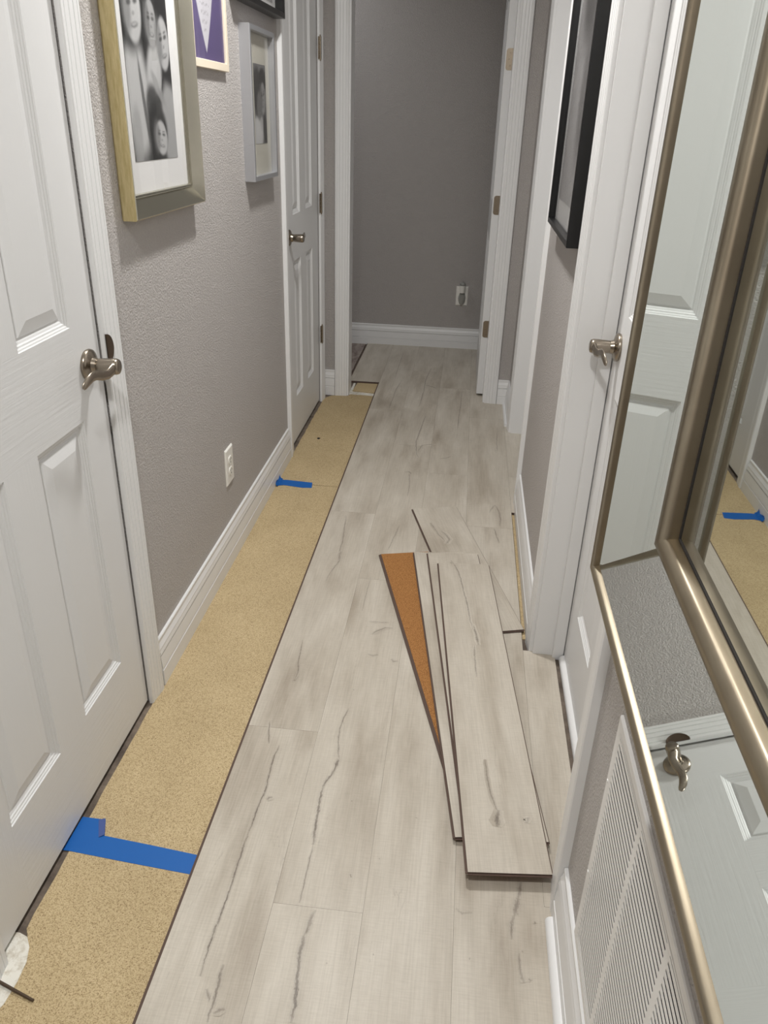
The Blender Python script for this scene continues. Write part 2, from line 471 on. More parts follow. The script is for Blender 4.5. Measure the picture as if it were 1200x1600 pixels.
FLOOR_CRACKS = [
    (0.000, 0.0040, 0.75, [(-0.376, 1.149), (-0.378, 1.138), (-0.378, 1.055), (-0.379, 0.968), (-0.383, 0.910), (-0.383, 0.860), (-0.382, 0.830)]),
    (0.000, 0.0040, 0.80, [(-0.372, 1.410), (-0.375, 1.367), (-0.374, 1.323), (-0.370, 1.270), (-0.374, 1.232), (-0.376, 1.192), (-0.378, 1.138)]),
    (0.000, 0.0060, 0.80, [(-0.361, 1.241), (-0.356, 1.246), (-0.351, 1.250)]),
    (0.000, 0.0030, 0.70, [(-0.414, 1.491), (-0.408, 1.450), (-0.398, 1.413)]),
    (0.000, 0.0030, 0.60, [(-0.402, 1.842), (-0.396, 1.787), (-0.393, 1.743), (-0.384, 1.687), (-0.388, 1.661)]),
    (0.000, 0.0070, 0.70, [(-0.384, 1.695), (-0.385, 1.675), (-0.388, 1.655)]),
    (0.000, 0.0030, 0.60, [(-0.223, 1.567), (-0.231, 1.529), (-0.235, 1.486), (-0.230, 1.441), (-0.225, 1.404), (-0.219, 1.384)]),
    (0.000, 0.0060, 0.70, [(-0.220, 1.392), (-0.224, 1.356), (-0.230, 1.329), (-0.239, 1.310), (-0.244, 1.288)]),
    (0.000, 0.0060, 0.75, [(-0.242, 1.294), (-0.242, 1.256), (-0.241, 1.225), (-0.239, 1.184), (-0.234, 1.134)]),
    (0.000, 0.0030, 0.60, [(-0.234, 1.134), (-0.235, 1.099), (-0.235, 1.071), (-0.235, 1.033), (-0.236, 0.996)]),
    (0.000, 0.0060, 0.55, [(-0.202, 0.985), (-0.206, 0.968), (-0.208, 0.953), (-0.213, 0.926)]),
    (0.000, 0.0070, 0.80, [(-0.213, 0.930), (-0.213, 0.913), (-0.214, 0.898), (-0.211, 0.876), (-0.209, 0.852), (-0.205, 0.824), (-0.203, 0.799), (-0.203, 0.771)]),
    (0.000, 0.0060, 0.60, [(-0.209, 0.829), (-0.209, 0.812), (-0.210, 0.795)]),
    (0.000, 0.0050, 0.65, [(-0.347, 0.856), (-0.347, 0.838), (-0.345, 0.821), (-0.345, 0.806), (-0.344, 0.784), (-0.345, 0.767), (-0.345, 0.754)]),
    (0.000, 0.0070, 0.60, [(-0.363, 0.809), (-0.356, 0.797), (-0.348, 0.787)]),
    (0.000, 0.0060, 0.60, [(-0.339, 0.770), (-0.331, 0.776), (-0.320, 0.778)]),
    (0.000, 0.0040, 0.50, [(-0.396, 2.655), (-0.388, 2.555), (-0.378, 2.447), (-0.379, 2.376), (-0.365, 2.319), (-0.373, 2.287), (-0.381, 2.251), (-0.388, 2.216), (-0.390, 2.179)]),
    (0.000, 0.0090, 0.50, [(-0.372, 2.377), (-0.374, 2.349), (-0.369, 2.314)]),
    (0.000, 0.0040, 0.45, [(-0.185, 2.609), (-0.190, 2.562), (-0.198, 2.495), (-0.209, 2.412)]),
    (0.000, 0.0030, 0.35, [(-0.246, 2.230), (-0.248, 2.157), (-0.249, 2.083), (-0.248, 2.018)]),
    (0.000, 0.0070, 0.60, [(-0.205, 3.109), (-0.189, 3.119), (-0.179, 3.093)]),
    (0.000, 0.0030, 0.50, [(-0.189, 3.112), (-0.177, 2.999), (-0.175, 2.873)]),
    (0.000, 0.0040, 0.60, [(-0.178, 4.718), (-0.190, 4.592), (-0.198, 4.460), (-0.196, 4.252), (-0.204, 3.994)]),
    (0.000, 0.0040, 0.60, [(-0.160, 3.849), (-0.168, 3.751), (-0.173, 3.639), (-0.184, 3.480), (-0.170, 3.321), (-0.158, 3.278)]),
    (0.000, 0.0060, 0.60, [(-0.192, 4.373), (-0.158, 4.356), (-0.127, 4.326)]),
    (0.000, 0.0040, 0.45, [(-0.380, 5.034), (-0.382, 4.732), (-0.383, 4.487)]),
    (0.000, 0.0040, 0.50, [(-0.338, 4.419), (-0.354, 4.268), (-0.357, 4.106), (-0.362, 3.911)]),
    (0.000, 0.0050, 0.45, [(0.020, 4.319), (0.018, 4.069), (0.012, 3.882), (0.010, 3.673)]),
    (0.000, 0.0050, 0.50, [(-0.062, 3.287), (-0.033, 3.300), (-0.011, 3.327)]),
    (0.000, 0.0040, 0.40, [(-0.167, 3.361), (-0.151, 3.437), (-0.127, 3.449), (-0.085, 3.465)]),
    (0.000, 0.0040, 0.45, [(0.207, 3.665), (0.202, 3.551), (0.202, 3.428)]),
    (0.000, 0.0050, 0.50, [(0.156, 2.775), (0.172, 2.830), (0.182, 2.843), (0.196, 2.788), (0.200, 2.721), (0.196, 2.667)]),
    (0.000, 0.0050, 0.55, [(0.174, 2.642), (0.180, 2.592), (0.190, 2.529)]),
    (0.000, 0.0060, 0.60, [(0.203, 1.101), (0.199, 1.083), (0.194, 1.062)]),
    (0.000, 0.0090, 0.60, [(0.196, 1.071), (0.191, 1.050), (0.185, 1.021)]),
    (0.000, 0.0070, 0.65, [(0.185, 1.024), (0.179, 1.003), (0.178, 0.989), (0.176, 0.972)]),
    (0.000, 0.0050, 0.50, [(0.191, 0.946), (0.191, 0.919), (0.194, 0.898), (0.196, 0.891)]),
    (0.000, 0.0050, 0.40, [(0.070, 1.023), (0.083, 1.015), (0.103, 1.019)]),
    (0.000, 0.0060, 0.60, [(-0.203, 1.901), (-0.195, 1.915), (-0.187, 1.923), (-0.167, 1.940), (-0.144, 1.940)]),
    (0.000, 0.0040, 0.45, [(-0.219, 1.966), (-0.194, 1.966), (-0.158, 1.968)]),
    (0.000, 0.0060, 0.50, [(-0.204, 1.803), (-0.187, 1.797), (-0.173, 1.805)]),
    (0.000, 0.0090, 0.50, [(-0.134, 1.790), (-0.126, 1.779), (-0.114, 1.784)]),
    (0.000, 0.0040, 0.90, [(-0.146, 1.073), (-0.143, 1.066)]),
    (0.000, 0.0030, 0.90, [(-0.092, 1.119), (-0.090, 1.116)]),
    (0.000, 0.0030, 0.90, [(-0.162, 0.883), (-0.160, 0.881)]),
    (0.000, 0.0030, 0.90, [(-0.079, 0.911), (-0.079, 0.908)]),
    (0.000, 0.0030, 0.80, [(0.100, 0.926), (0.098, 0.922)]),
    (0.000, 0.0040, 0.95, [(0.224, 1.015), (0.225, 1.011)]),
    (0.000, 0.0030, 0.90, [(-0.023, 1.236), (-0.020, 1.233)]),
    (0.000, 0.0040, 0.80, [(0.205, 0.899), (0.209, 0.896)]),
    (0.000, 0.0030, 0.80, [(0.195, 0.951), (0.198, 0.949)]),
    (0.000, 0.0030, 0.80, [(-0.222, 1.644), (-0.220, 1.639)]),
    (0.000, 0.0030, 0.80, [(-0.172, 1.263), (-0.170, 1.260)]),
]
PLANK_CRACKS = [
    (0.008, 0.0050, 0.50, [(-0.068, 2.635), (-0.051, 2.590), (-0.032, 2.542), (-0.009, 2.502)]),
    (0.008, 0.0080, 0.50, [(-0.023, 2.574), (-0.006, 2.547), (0.007, 2.514), (-0.003, 2.478)]),
    (0.032, 0.0040, 0.60, [(0.019, 2.320), (0.031, 2.288), (0.045, 2.248), (0.056, 2.193), (0.064, 2.135), (0.077, 2.055), (0.088, 1.966), (0.096, 1.924)]),
    (0.032, 0.0060, 0.65, [(0.094, 1.953), (0.105, 1.903), (0.111, 1.850)]),
    (0.032, 0.0040, 0.50, [(0.102, 1.848), (0.100, 1.812), (0.106, 1.704)]),
    (0.032, 0.0040, 0.55, [(0.127, 1.399), (0.131, 1.363), (0.134, 1.324), (0.144, 1.278), (0.152, 1.247)]),
    (0.032, 0.0100, 0.75, [(0.156, 1.251), (0.154, 1.235), (0.152, 1.205)]),
    (0.032, 0.0070, 0.70, [(0.147, 1.213), (0.154, 1.228), (0.161, 1.218)]),
    (0.032, 0.0070, 0.55, [(0.212, 1.232), (0.219, 1.237), (0.216, 1.224)]),
]
# [[0.993708, 0.074635, -0.083512], [0.108186, -0.446634, 0.888152], [-0.028988, 0.891598, 0.451899]]
for z, w, d, pts in FLOOR_CRACKS:
    mx_, my_ = sum(p[0] for p in pts) / len(pts), sum(p[1] for p in pts) / len(pts)
    ribbon(mb, pts, 0.00025, w, d, off_at(mx_, my_))
structure(mb.build('floor', ['laminate', 'edge']), 'pale greige wood laminate floor laid along the hallway', 'floor')

# ------------------------------------------------------------------ doors, casings, baseboards
CAS = [(0.000, 0.0), (0.000, 0.0095), (0.0025, 0.0115), (0.011, 0.0115), (0.0120, 0.0098), (0.0135, 0.0120), (0.0255, 0.0132), (0.0265, 0.0115), (0.0280, 0.0138),
       (0.0400, 0.0150), (0.0410, 0.0130), (0.0425, 0.0158), (0.0520, 0.0168), (0.0530, 0.0152), (0.0545, 0.0172), (0.0610, 0.0172), (0.0650, 0.0150), (0.0660, 0.0)]
def casing(name, f, a0, a1, label, h=DH, jamb=T, reveal=-0.003, jf=0.0005):
    mb = MB()
    rg = []
    for o, d in CAS:
        o += reveal
        pts = [f(a0 - o, -0.010, d), f(a0 - o, h + o, d), f(a1 + o, h + o, d), f(a1 + o, -0.010, d)]
        rg.append(pts)
    ids = [[mb.p(*q) for q in r] for r in rg]
    for A, B in zip(ids, ids[1:]):
        for k in range(3): mb.face((A[k], A[k + 1], B[k + 1], B[k]))
    for k in (0, 3): mb.face([r[k] for r in ids])
    # jamb lining
    t = 0.012
    for (p, q) in ((a0, a0 + t), (a1 - t, a1)):
        add_abd(mb, f, p, q, -0.010, h, -jamb, jf)
    add_abd(mb, f, a0, a1, h - t, h, -jamb, jf)
    return structure(mb.build(name, 'white'), label, 'door casing'), mb
def add_abd(mb, f, a0, a1, b0, b1, d0, d1, m=0):
    i = [mb.p(*f(a, b, d)) for d in (d0, d1) for b in (b0, b1) for a in (a0, a1)]
    for q in ((0, 1, 3, 2), (4, 6, 7, 5), (0, 4, 5, 1), (2, 3, 7, 6), (0, 2, 6, 4), (1, 5, 7, 3)):
        mb.face([i[k] for k in q], m)

PROF = [(0.0, 0.0), (0.0015, -0.0025), (0.004, -0.0032), (0.006, -0.0055), (0.009, -0.0060), (0.011, -0.0085), (0.014, -0.0095),
        (0.0165, -0.0110), (0.020, -0.0110), (0.023, -0.0085), (0.046, -0.0030), (0.0475, -0.0030)]
def panel_door(name, f, a0, a1, face, label, stile=0.105, b0=0.004, thick=0.035, mull=0.112):
    """a moulded four panel door leaf; f maps (a, b, d)"""
    mb = MB(); b1 = b0 + 2.022
    mid = (a0 + a1) / 2
    ca = [(a0 + stile, mid - mull / 2), (mid + mull / 2, a1 - stile)]
    cb = [(0.209, 0.816), (1.004, 1.905)]
    panels = [(x0, x1, z0, z1) for x0, x1 in ca for z0, z1 in cb]
    As = sorted({a0, a1, *[q for c in ca for q in c]}); Bs = sorted({b0, b1, *[q for c in cb for q in c]})
    for side, sgn in ((face, 1), (face - thick, -1)):
        for x0, x1 in zip(As, As[1:]):
            for z0, z1 in zip(Bs, Bs[1:]):
                if (x0, x1, z0, z1) in panels: continue
                stl = (x0 == a0 or x1 == a1)
                rail = not any(abs(z0 - q[0]) < 1e-6 for q in cb)
                mb.poly([f(x0, z0, side), f(x1, z0, side), f(x1, z1, side), f(x0, z1, side)], 1 if (rail and not stl) else 0)
        for x0, x1, z0, z1 in panels:
            prof = PROF
            rg = [[f(x0 + o, z0 + o, side + d * sgn), f(x1 - o, z0 + o, side + d * sgn), f(x1 - o, z1 - o, side + d * sgn), f(x0 + o, z1 - o, side + d * sgn)] for o, d in prof]
            mb.rings(rg, True, False, True, 0)
    c = [(a0, b0), (a1, b0), (a1, b1), (a0, b1)]
    for k in range(4):
        (p, q), (r, s_) = c[k], c[(k + 1) % 4]
        mb.poly([f(p, q, face), f(r, s_, face), f(r, s_, face - thick), f(p, q, face - thick)], 0)
    bm_ob = mb.build(name, ['door_v', 'door_h'])
    # weld so that recalculated normals stay consistent
    me = bm_ob.data; bm = bmesh.new(); bm.from_mesh(me)
    bmesh.ops.remove_doubles(bm, verts=bm.verts[:], dist=0.00005)
    bmesh.ops.recalc_face_normals(bm, faces=bm.faces[:])
    bm.to_mesh(me); bm.free()
    return structure(bm_ob, label, 'door')

def lever(parent, f, a, b, face, sgn):
    """satin nickel lever set; the blade runs towards a + sgn"""
    n = Vector(f(0, 0, 1)) - Vector(f(0, 0, 0))
    P = lambda s, z, d: f(a + sgn * s, b + z, face + d)
    mb = MB()
    mb.lathe(P(0, 0, 0), n, [(0, 0.031), (0.004, 0.0325), (0.008, 0.0315), (0.0105, 0.027), (0.014, 0.0165), (0.022, 0.0145)], 40)
    rose = mb.build('door_handle', 'nickel', parent, True, angle=50)
    rose['label'] = 'satin nickel lever handle'
    mb = MB()
    mb.lathe(P(0, 0, 0), n, [(0.020, 0.0135), (0.0225, 0.0145), (0.050, 0.0165), (0.060, 0.0165), (0.0655, 0.0145), (0.0675, 0.010)], 32)
    mb.tube([P(-0.004, 0.002, 0.056), P(0.014, -0.002, 0.058), P(0.032, -0.0065, 0.056), P(0.050, -0.004, 0.053), P(0.070, 0.003, 0.051), P(0.088, 0.004, 0.050), P(0.104, -0.001, 0.048), P(0.114, -0.007, 0.046), P(0.118, -0.0105, 0.045)],
            [(0.011, 0.0125), (0.0062, 0.012), (0.0048, 0.0105), (0.0042, 0.0100), (0.0040, 0.0100), (0.0040, 0.0098), (0.0040, 0.0090), (0.0036, 0.007), (0.002, 0.004)], n=16)
    lv = mb.build('lever', 'nickel', rose, True, angle=50)
    return rose

def hinge(parent, f, a, b, d, label=None):
    mb = MB()
    ax = (0, 0, 1)
    for k in range(5):
        mb.lathe(f(a, b - 0.044 + k * 0.0178, d), ax, [(0, 0.0052), (0.0008, 0.0058), (0.0166, 0.0058), (0.0174, 0.0052)], 14)
    mb.lathe(f(a, b - 0.050, d), ax, [(0, 0.003), (0.002, 0.0045), (0.006, 0.0045)], 12)
    mb.lathe(f(a, b + 0.0455, d), ax, [(0, 0.0045), (0.003, 0.0045), (0.006, 0.002)], 12)
    add_abd(mb, f, a - 0.016, a, b - 0.044, b + 0.044, d - 0.006, d - 0.0035)
    add_abd(mb, f, a, a + 0.010, b - 0.044, b + 0.044, d - 0.006, d - 0.0035)
    return mb.build('hinge', 'nickel_dark', parent, True)

# left near door
casing('trim_left_near', onL, *LD1, 'white moulded casing around the near left door', reveal=-0.0105, jf=-0.0105)
d1 = panel_door('door_1', onL, LD1[0] + 0.0138, LD1[1] - 0.0138, -0.003, 'white four-panel door at the near left with lever handle', stile=0.108)
lever(d1, onL, 1.462, 0.918, -0.003, -1)
# left far door
casing('trim_left_far', onL, *LD2, 'white casing around the far left door', reveal=-0.0105, jf=-0.0105)
d2 = panel_door('door_2', onL, LD2[0] + 0.0145, LD2[1] - 0.0150, -0.004, 'white four-panel door with nickel hinges at the far left', stile=0.150, mull=0.125)
lever(d2, onL, 3.330, 0.925, -0.004, 1)
for z in (0.360, 1.000, 1.652): hinge(d2, onL, 4.004, z, 0.012)
# right doors, set back in deep jambs
RF = -0.088
for nm, rd, lab, dlab in (('trim_right_near', RD1, 'white casing and deep jamb around the right door beside the mirror', 'white four-panel door recessed in the right wall beside the mirror'),
                          ('trim_right_far', RD2, 'white casing around the far right doorway', 'white four-panel door recessed in the far right doorway')):
    casing(nm, onR, *rd, lab)
    mb = MB()   # door stops
    for (p, q) in ((rd[0] + 0.012, rd[0] + 0.024), (rd[1] - 0.024, rd[1] - 0.012)):
        add_abd(mb, onR, p, q, -0.008, DH - 0.012, -0.086, -0.055)
    add_abd(mb, onR, rd[0] + 0.012, rd[1] - 0.012, DH - 0.024, DH - 0.012, -0.086, -0.055)
    structure(mb.build('trim_door_stop', 'white', bevel=0.0015), 'narrow door stop strip inside the right ' + ('near' if rd is RD1 else 'far') + ' jamb', 'door stop')
    dd = panel_door('door_3' if rd is RD1 else 'door_4', onR, rd[0] + 0.015, rd[1] - 0.015, RF, dlab, stile=0.105, b0=0.010, thick=0.026)
    if rd is RD1:
        lever(dd, onR, 1.815, 0.925, RF, -1)
        mb = MB()
        pr = [(0.014, -0.004), (0.014, 0.004), (0.011, 0.010), (0.005, 0.0135), (0.0, 0.0145), (0.0, -0.004)]
        mb.rings([[onR(y, z, RF + d) for d, z in pr] for y in (rd[0] + 0.018, rd[1] - 0.030)], True, True, True)
        sw = mb.build('threshold_strip', 'white', dd, True); sw['label'] = 'rounded white strip along the door foot'

# end opening
casing('trim_end', onE, OPN[0], OPN[1], 'white casing around the open doorway at the hallway end', h=EH)
# open door leaf in the far doorway, its hinge edge facing the hall
def onO(a, b, d): return (0.135 + d, a, b)
dleaf = panel_door('door_5', onO, 4.236, 4.97, 0.0, 'white door standing open beyond the end doorway, hinge edge facing the hall', stile=0.105, b0=0.014, thick=0.035)
for z in (0.377, 1.003, 1.641):
    mb = MB()
    cs = []
    x0, x1, z0, z1, r = 0.106, 0.1345, z - 0.045, z + 0.045, 0.012
    for cx, cz, s0 in ((x0 + r, z0 + r, 180), ):
        cs += [(cx + r * math.cos(math.radians(s0 + t * 15)), cz + r * math.sin(math.radians(s0 + t * 15))) for t in range(7)]
    cs += [(x1, z0), (x1, z1)]
    cs += [(x0 + r + r * math.cos(math.radians(90 + t * 15)), z1 - r + r * math.sin(math.radians(90 + t * 15))) for t in range(7)]
    mb.rings([[(px, yy, pz) for px, pz in cs] for yy in (4.2366, 4.2345)], True, True, True)
    for dz in (-0.026, 0.0, 0.026):
        mb.lathe((0.122 + (0.004 if dz else -0.004), 4.2345, z + dz), (0, -1, 0), [(0, 0.0038), (0.0006, 0.0030)], 12)
    mb.build('hinge', 'nickel_dark', dleaf)

# latch strike lip on the near left casing, and on the right one
for (f, a, par, s_) in ((onL, LD1[1] - 0.010, 'trim_left_near', 1), (onR, RD1[1] - 0.012, None, 1)):
    if par is None: continue
    mb = MB()
    pts = []
    for t in range(13):
        u = t / 12
        pts.append((a + 0.021 * math.sin(math.pi * u) ** 0.6, 0.908 + 0.058 * u))
    pts_in = [(a - 0.002, z) for _, z in pts]
    for k in range(12):
        for dd in (0.0125, 0.0145):
            mb.poly([f(pts_in[k][0], pts_in[k][1], dd), f(pts[k][0], pts[k][1], dd + 0.004), f(pts[k + 1][0], pts[k + 1][1], dd + 0.004), f(pts_in[k + 1][0], pts_in[k + 1][1], dd)])
        mb.poly([f(pts[k][0], pts[k][1], 0.0165), f(pts[k][0], pts[k][1], 0.0185), f(pts[k + 1][0], pts[k + 1][1], 0.0185), f(pts[k + 1][0], pts[k + 1][1], 0.0165)])
    mb.build('strike_plate', 'metal_dark', bpy.data.objects[par], label='curved dark nickel strike lip')

BB = [(0.0, -0.008), (0.0155, -0.008), (0.0155, 0.040), (0.0120, 0.0415), (0.0120, 0.0440), (0.0150, 0.0455), (0.0140, 0.060), (0.0115, 0.084), (0.0085, 0.0855), (0.0085, 0.0885),
      (0.0130, 0.0900), (0.0125, 0.095), (0.0110, 0.101), (0.0112, 0.106), (0.0085, 0.113), (0.0065, 0.121), (0.0072, 0.1255), (0.0072, 0.131), (0.0050, 0.1335), (0.0, 0.1335)]
def baseboard(name, f, a0, a1, label):
    mb = MB()
    mb.rings([[f(a, b, d) for d, b in BB] for a in (a0, a1)], True, True, True)
    return structure(mb.build(name, 'white', smooth=True, angle=12), label, 'baseboard')
baseboard('baseboard_left', onL, LD1[1] + 0.064, LD2[0] - 0.064, 'white moulded baseboard along the left wall under the outlet')
baseboard('baseboard_left_front', onL, Y0, LD1[0] - 0.064, 'white baseboard on the left wall before the near door')
baseboard('baseboard_right', onR, RD1[1] + 0.064, RD2[0] - 0.064, 'white baseboard between the two right doors')
baseboard('baseboard_right_near', onR, Y0, RD1[0] - 0.064, 'white baseboard below the wall grille')
baseboard('baseboard_right_far', onR, RD2[1] + 0.064, YE, 'short white baseboard in the far right corner')
baseboard('baseboard_end_left', onE, WL, OPN[0] - 0.064, 'sliver of white baseboard left of the end doorway')
baseboard('baseboard_end_right', onE, OPN[1] + 0.064, WR, 'short white baseboard right of the end doorway')
baseboard('baseboard_back', onB, -1.9, 1.7, 'white baseboard on the dim far wall')
QR = [(0.0, 0.0005), (0.0135, 0.0005), (0.0128, 0.0055), (0.0104, 0.0098), (0.0065, 0.0128), (0.0, 0.0145)]
for nm, y0, y1, lab in (('trim_quarter_round', Y0, 1.020, 'white quarter-round along the near right baseboard'), ('trim_quarter_round_far', 3.765, 4.114, 'short white quarter-round in the far right corner')):
    mb = MB()
    mb.rings([[onR(y, b, d + 0.0156) for d, b in QR] for y in (y0, y1)], True, True, True)
    structure(mb.build(nm, 'white', smooth=True), lab, 'quarter round')

# ------------------------------------------------------------------ ceiling lights
for i, (lx, ly, _, _) in enumerate(LAMPS + PASSAGE_FILL):  # last fixture goes with the added passage fill lamp
    t = thing('ceiling_light', 'round flush ceiling light ' + ('over the hallway beyond the pictures', 'above the near doors', 'added unseen in the crossing passage to brighten the far wall')[i], 'ceiling light', (lx, ly, H), 'hallway ceiling lights')
    mb = MB(); mb.lathe((lx, ly, H), (0, 0, -1), [(0, 0.10), (0.012, 0.10), (0.020, 0.092), (0.020, 0.075), (0.012, 0.073)], 40)
    mb.build('trim_ring', 'plastic', t, True)
    mb = MB(); mb.lathe((lx, ly, H - 0.013), (0, 0, -1), [(0, 0.072), (0.004, 0.071), (0.007, 0.060)], 40)
    mb.build('diffuser', 'lamp_face', t, True)

# ------------------------------------------------------------------ underlayment, subfloor patches, tape
def sheet(name, pts, z0, z1, m, label, cat, group=None, wob=0.0, smooth=False):
    mb = MB()
    mb.rings([[(x, y, z) for x, y in pts] for z in (z0, z1)], True, True, True)
    ox = (sum(p[0] for p in pts) / len(pts), sum(p[1] for p in pts) / len(pts), z0)
    o = mb.build(name, m, origin=ox)
    return tag(o, label, cat, group)
def ragged(x, y0, y1, amp, seed, step=0.03):
    rr = random.Random(seed); out = []; y = y0
    while y < y1: out.append((x + rr.uniform(-amp, amp), y)); y += step
    out.append((x, y1)); return out
UZ0, UZ1 = -0.011, -0.0078
lft = ragged(-0.7365, Y0 + 0.002, 2.925, 0.0016, 3)
lft = [(x if not (0.745 < y < 0.868) else -0.745 + 0.043 * math.sin(math.pi * (y - 0.745) / 0.125) ** 0.5, y) for x, y in lft]
lft = [(x + (0.004 if 1.58 < y < 2.9 else 0), y) for x, y in lft]
sheet('underlayment_sheet', [(-0.4712, Y0 + 0.002)] + [(-0.4712, 2.926)] + lft[::-1], UZ0, UZ1, 'underlay',
      'long tan speckled underlayment sheet running past the near left door', 'underlayment', 'underlayment sheets')
sheet('underlayment_sheet', [(-0.4712, 2.930), (-0.4712, 4.142), (-0.600, 4.150), (-0.612, 4.118), (-0.700, 4.110)] + ragged(-0.734, 2.932, 4.05, 0.0015, 5)[::-1], UZ0, UZ1, 'underlay',
      'shorter tan underlayment sheet in front of the far left door', 'underlayment', 'underlayment sheets')
sheet('underlayment_sheet', [(0.2470, 1.955), (0.2562, 1.955), (0.2562, 2.785), (0.2470, 2.785)], UZ0, UZ1, 'underlay',
      'sliver of tan underlayment in the gap by the right baseboard', 'underlayment', 'underlayment sheets')
sheet('underlayment_scrap', [(-0.598, 4.205), (-0.4715, 4.192), (-0.4715, 4.362), (-0.590, 4.362)], UZ0, -0.006, 'underlay',
      'small tan underlayment scrap set in the end doorway threshold', 'underlayment')
sheet('plaster_patch', [(-0.606, 4.150), (-0.540, 4.146), (-0.4715, 4.143), (-0.4715, 4.186), (-0.520, 4.192), (-0.597, 4.202), (-0.601, 4.360), (-0.612, 4.362), (-0.612, 4.150)], UZ0, -0.0085, 'plaster',
      'white patching compound strip across the end doorway threshold', 'floor patch')
pp = [(-0.80, 0.62), (-0.72, 0.66)] + [(-0.745 + 0.041 * math.sin(math.pi * t / 12) ** 0.6, 0.735 + 0.14 * t / 12) for t in range(1, 12)] + [(-0.752, 0.875), (-0.80, 0.875)]
sheet('plaster_patch', [(-0.80, 0.64), (-0.718, 0.70), (-0.703, 0.745), (-0.7005, 0.785), (-0.703, 0.820), (-0.7125, 0.848), (-0.7265, 0.866), (-0.744, 0.872), (-0.80, 0.872)], UZ0, -0.0068, 'plaster',
      'white crumbly patch of compound at the foot of the near left door', 'floor patch')
mb = MB()
mb.tube([(-0.760, 0.786, -0.0025), (-0.742, 0.781, -0.002), (-0.70, 0.768, -0.003), (-0.6545, 0.7545, -0.0043)], [(0.0028, 0.0028)] * 3 + [(0.0024, 0.0024)], n=12)
tag(mb.build('metal_pin', 'metal_dark', smooth=True, origin=(-0.70, 0.768, -0.005)), 'thin dark metal pin lying over the white patch at the near left', 'pin')
# pieces of tile glimpsed left of the laminate beyond the end doorway
M['tile'] = mat('grey_brown_tile', srgb(150, 136, 128), 0.5)
g = NT(M['tile'])
g.l(g.ramp(g.noise(g.coords((3, 1, 1)), 6, 5, 0.7, 1.0), [(0.35, srgb(112, 96, 90)), (0.65, srgb(172, 160, 152))]), g.b.inputs['Base Color'])
mb = MB(); mb.box(-1.9, -0.655, YEB, YB, -0.011, -0.004)
structure(mb.build('floor_tile', 'tile'), 'dim mottled tile left of the laminate beyond the end doorway', 'floor')

def tape_strip(name, pts_top, label, extra=None):
    t = thing(name, label, 'tape', (sum(p[0] for p in pts_top) / len(pts_top), sum(p[1] for p in pts_top) / len(pts_top), UZ1))
    mb = MB()
    n = len(pts_top)
    mb.rings([[(x, y, UZ1 + 0.0002 + h) for x, y, h in pts_top], [(x, y, UZ1 + 0.0007 + h) for x, y, h in pts_top]], True, True, True)
    mb.build('strip', 'tape', t)
    return t
t1 = tape_strip('painters_tape', [(-0.750, 1.146, 0), (-0.697, 1.145, 0), (-0.6815, 1.104, 0), (-0.575, 1.094, 0), (-0.4712, 1.083, 0), (-0.4712, 1.036, 0), (-0.60, 1.046, 0), (-0.742, 1.058, 0), (-0.753, 1.058, 0)],
                'wide blue painters tape strip across the underlayment by the near left door')
mb = MB()
mb.rings([[(-0.7115, 1.142, UZ1 + 0.001), (-0.6975, 1.1455, UZ1 + 0.004), (-0.6815, 1.1045, UZ1 + 0.0035), (-0.692, 1.098, UZ1 + 0.001)],
          [(-0.7115, 1.142, UZ1 + 0.0016), (-0.6975, 1.1455, UZ1 + 0.0046), (-0.6815, 1.1045, UZ1 + 0.0041), (-0.692, 1.098, UZ1 + 0.0016)]], True, True, True)
mb.build('folded_corner', 'tape_back', t1, label='folded-over darker blue tape corner')
t2 = tape_strip('painters_tape', [(-0.7265, 2.955, 0.001), (-0.690, 2.957, 0.001), (-0.586, 2.950, 0), (-0.579, 2.898, 0), (-0.62, 2.893, 0), (-0.700, 2.905, 0.001), (-0.7265, 2.893, 0.001)],
                'narrow crumpled blue painters tape on the underlayment joint by the left baseboard')
mb = MB()
rr = random.Random(4)
rows = []
for i in range(7):
    y = 2.885 + i * 0.013
    rows.append([(-0.718 + rr.uniform(-0.004, 0.004), y, UZ1 + 0.002), (-0.724, y + rr.uniform(-0.003, 0.003), UZ1 + 0.006 + rr.uniform(0, 0.003)), (-0.7285, y, UZ1 + 0.010 + rr.uniform(0, 0.006)), (-0.7288, y, UZ1 + 0.016 + 0.006 * math.sin(i * 1.3))])
mb.rings(rows, False)
o = mb.build('crumpled_end', 'tape', t2)
sd = o.modifiers.new('thickness', 'SOLIDIFY'); sd.thickness = 0.0005

# small debris specks on the underlayment and the floor
for x, y, z, label in ((-0.653, 3.455, UZ1, 'dark crumb on the underlayment by the far left door'), (-0.512, 2.40, UZ1, 'pale paper fleck on the underlayment beside the laminate edge')):
    mb = MB()
    mb.rings([[(x + 0.008 * math.cos(t) * (1 + 0.3 * math.sin(3 * t)), y + 0.010 * math.sin(t), z + 0.0002) for t in [k * math.pi / 5 for k in range(10)]],
              [(x + 0.005 * math.cos(t), y + 0.006 * math.sin(t), z + 0.003) for t in [k * math.pi / 5 for k in range(10)]]], True, True, True)
    tag(mb.build('debris_crumb', 'dark' if 'dark' in label else 'underlay', origin=(x, y, z)), label, 'debris')

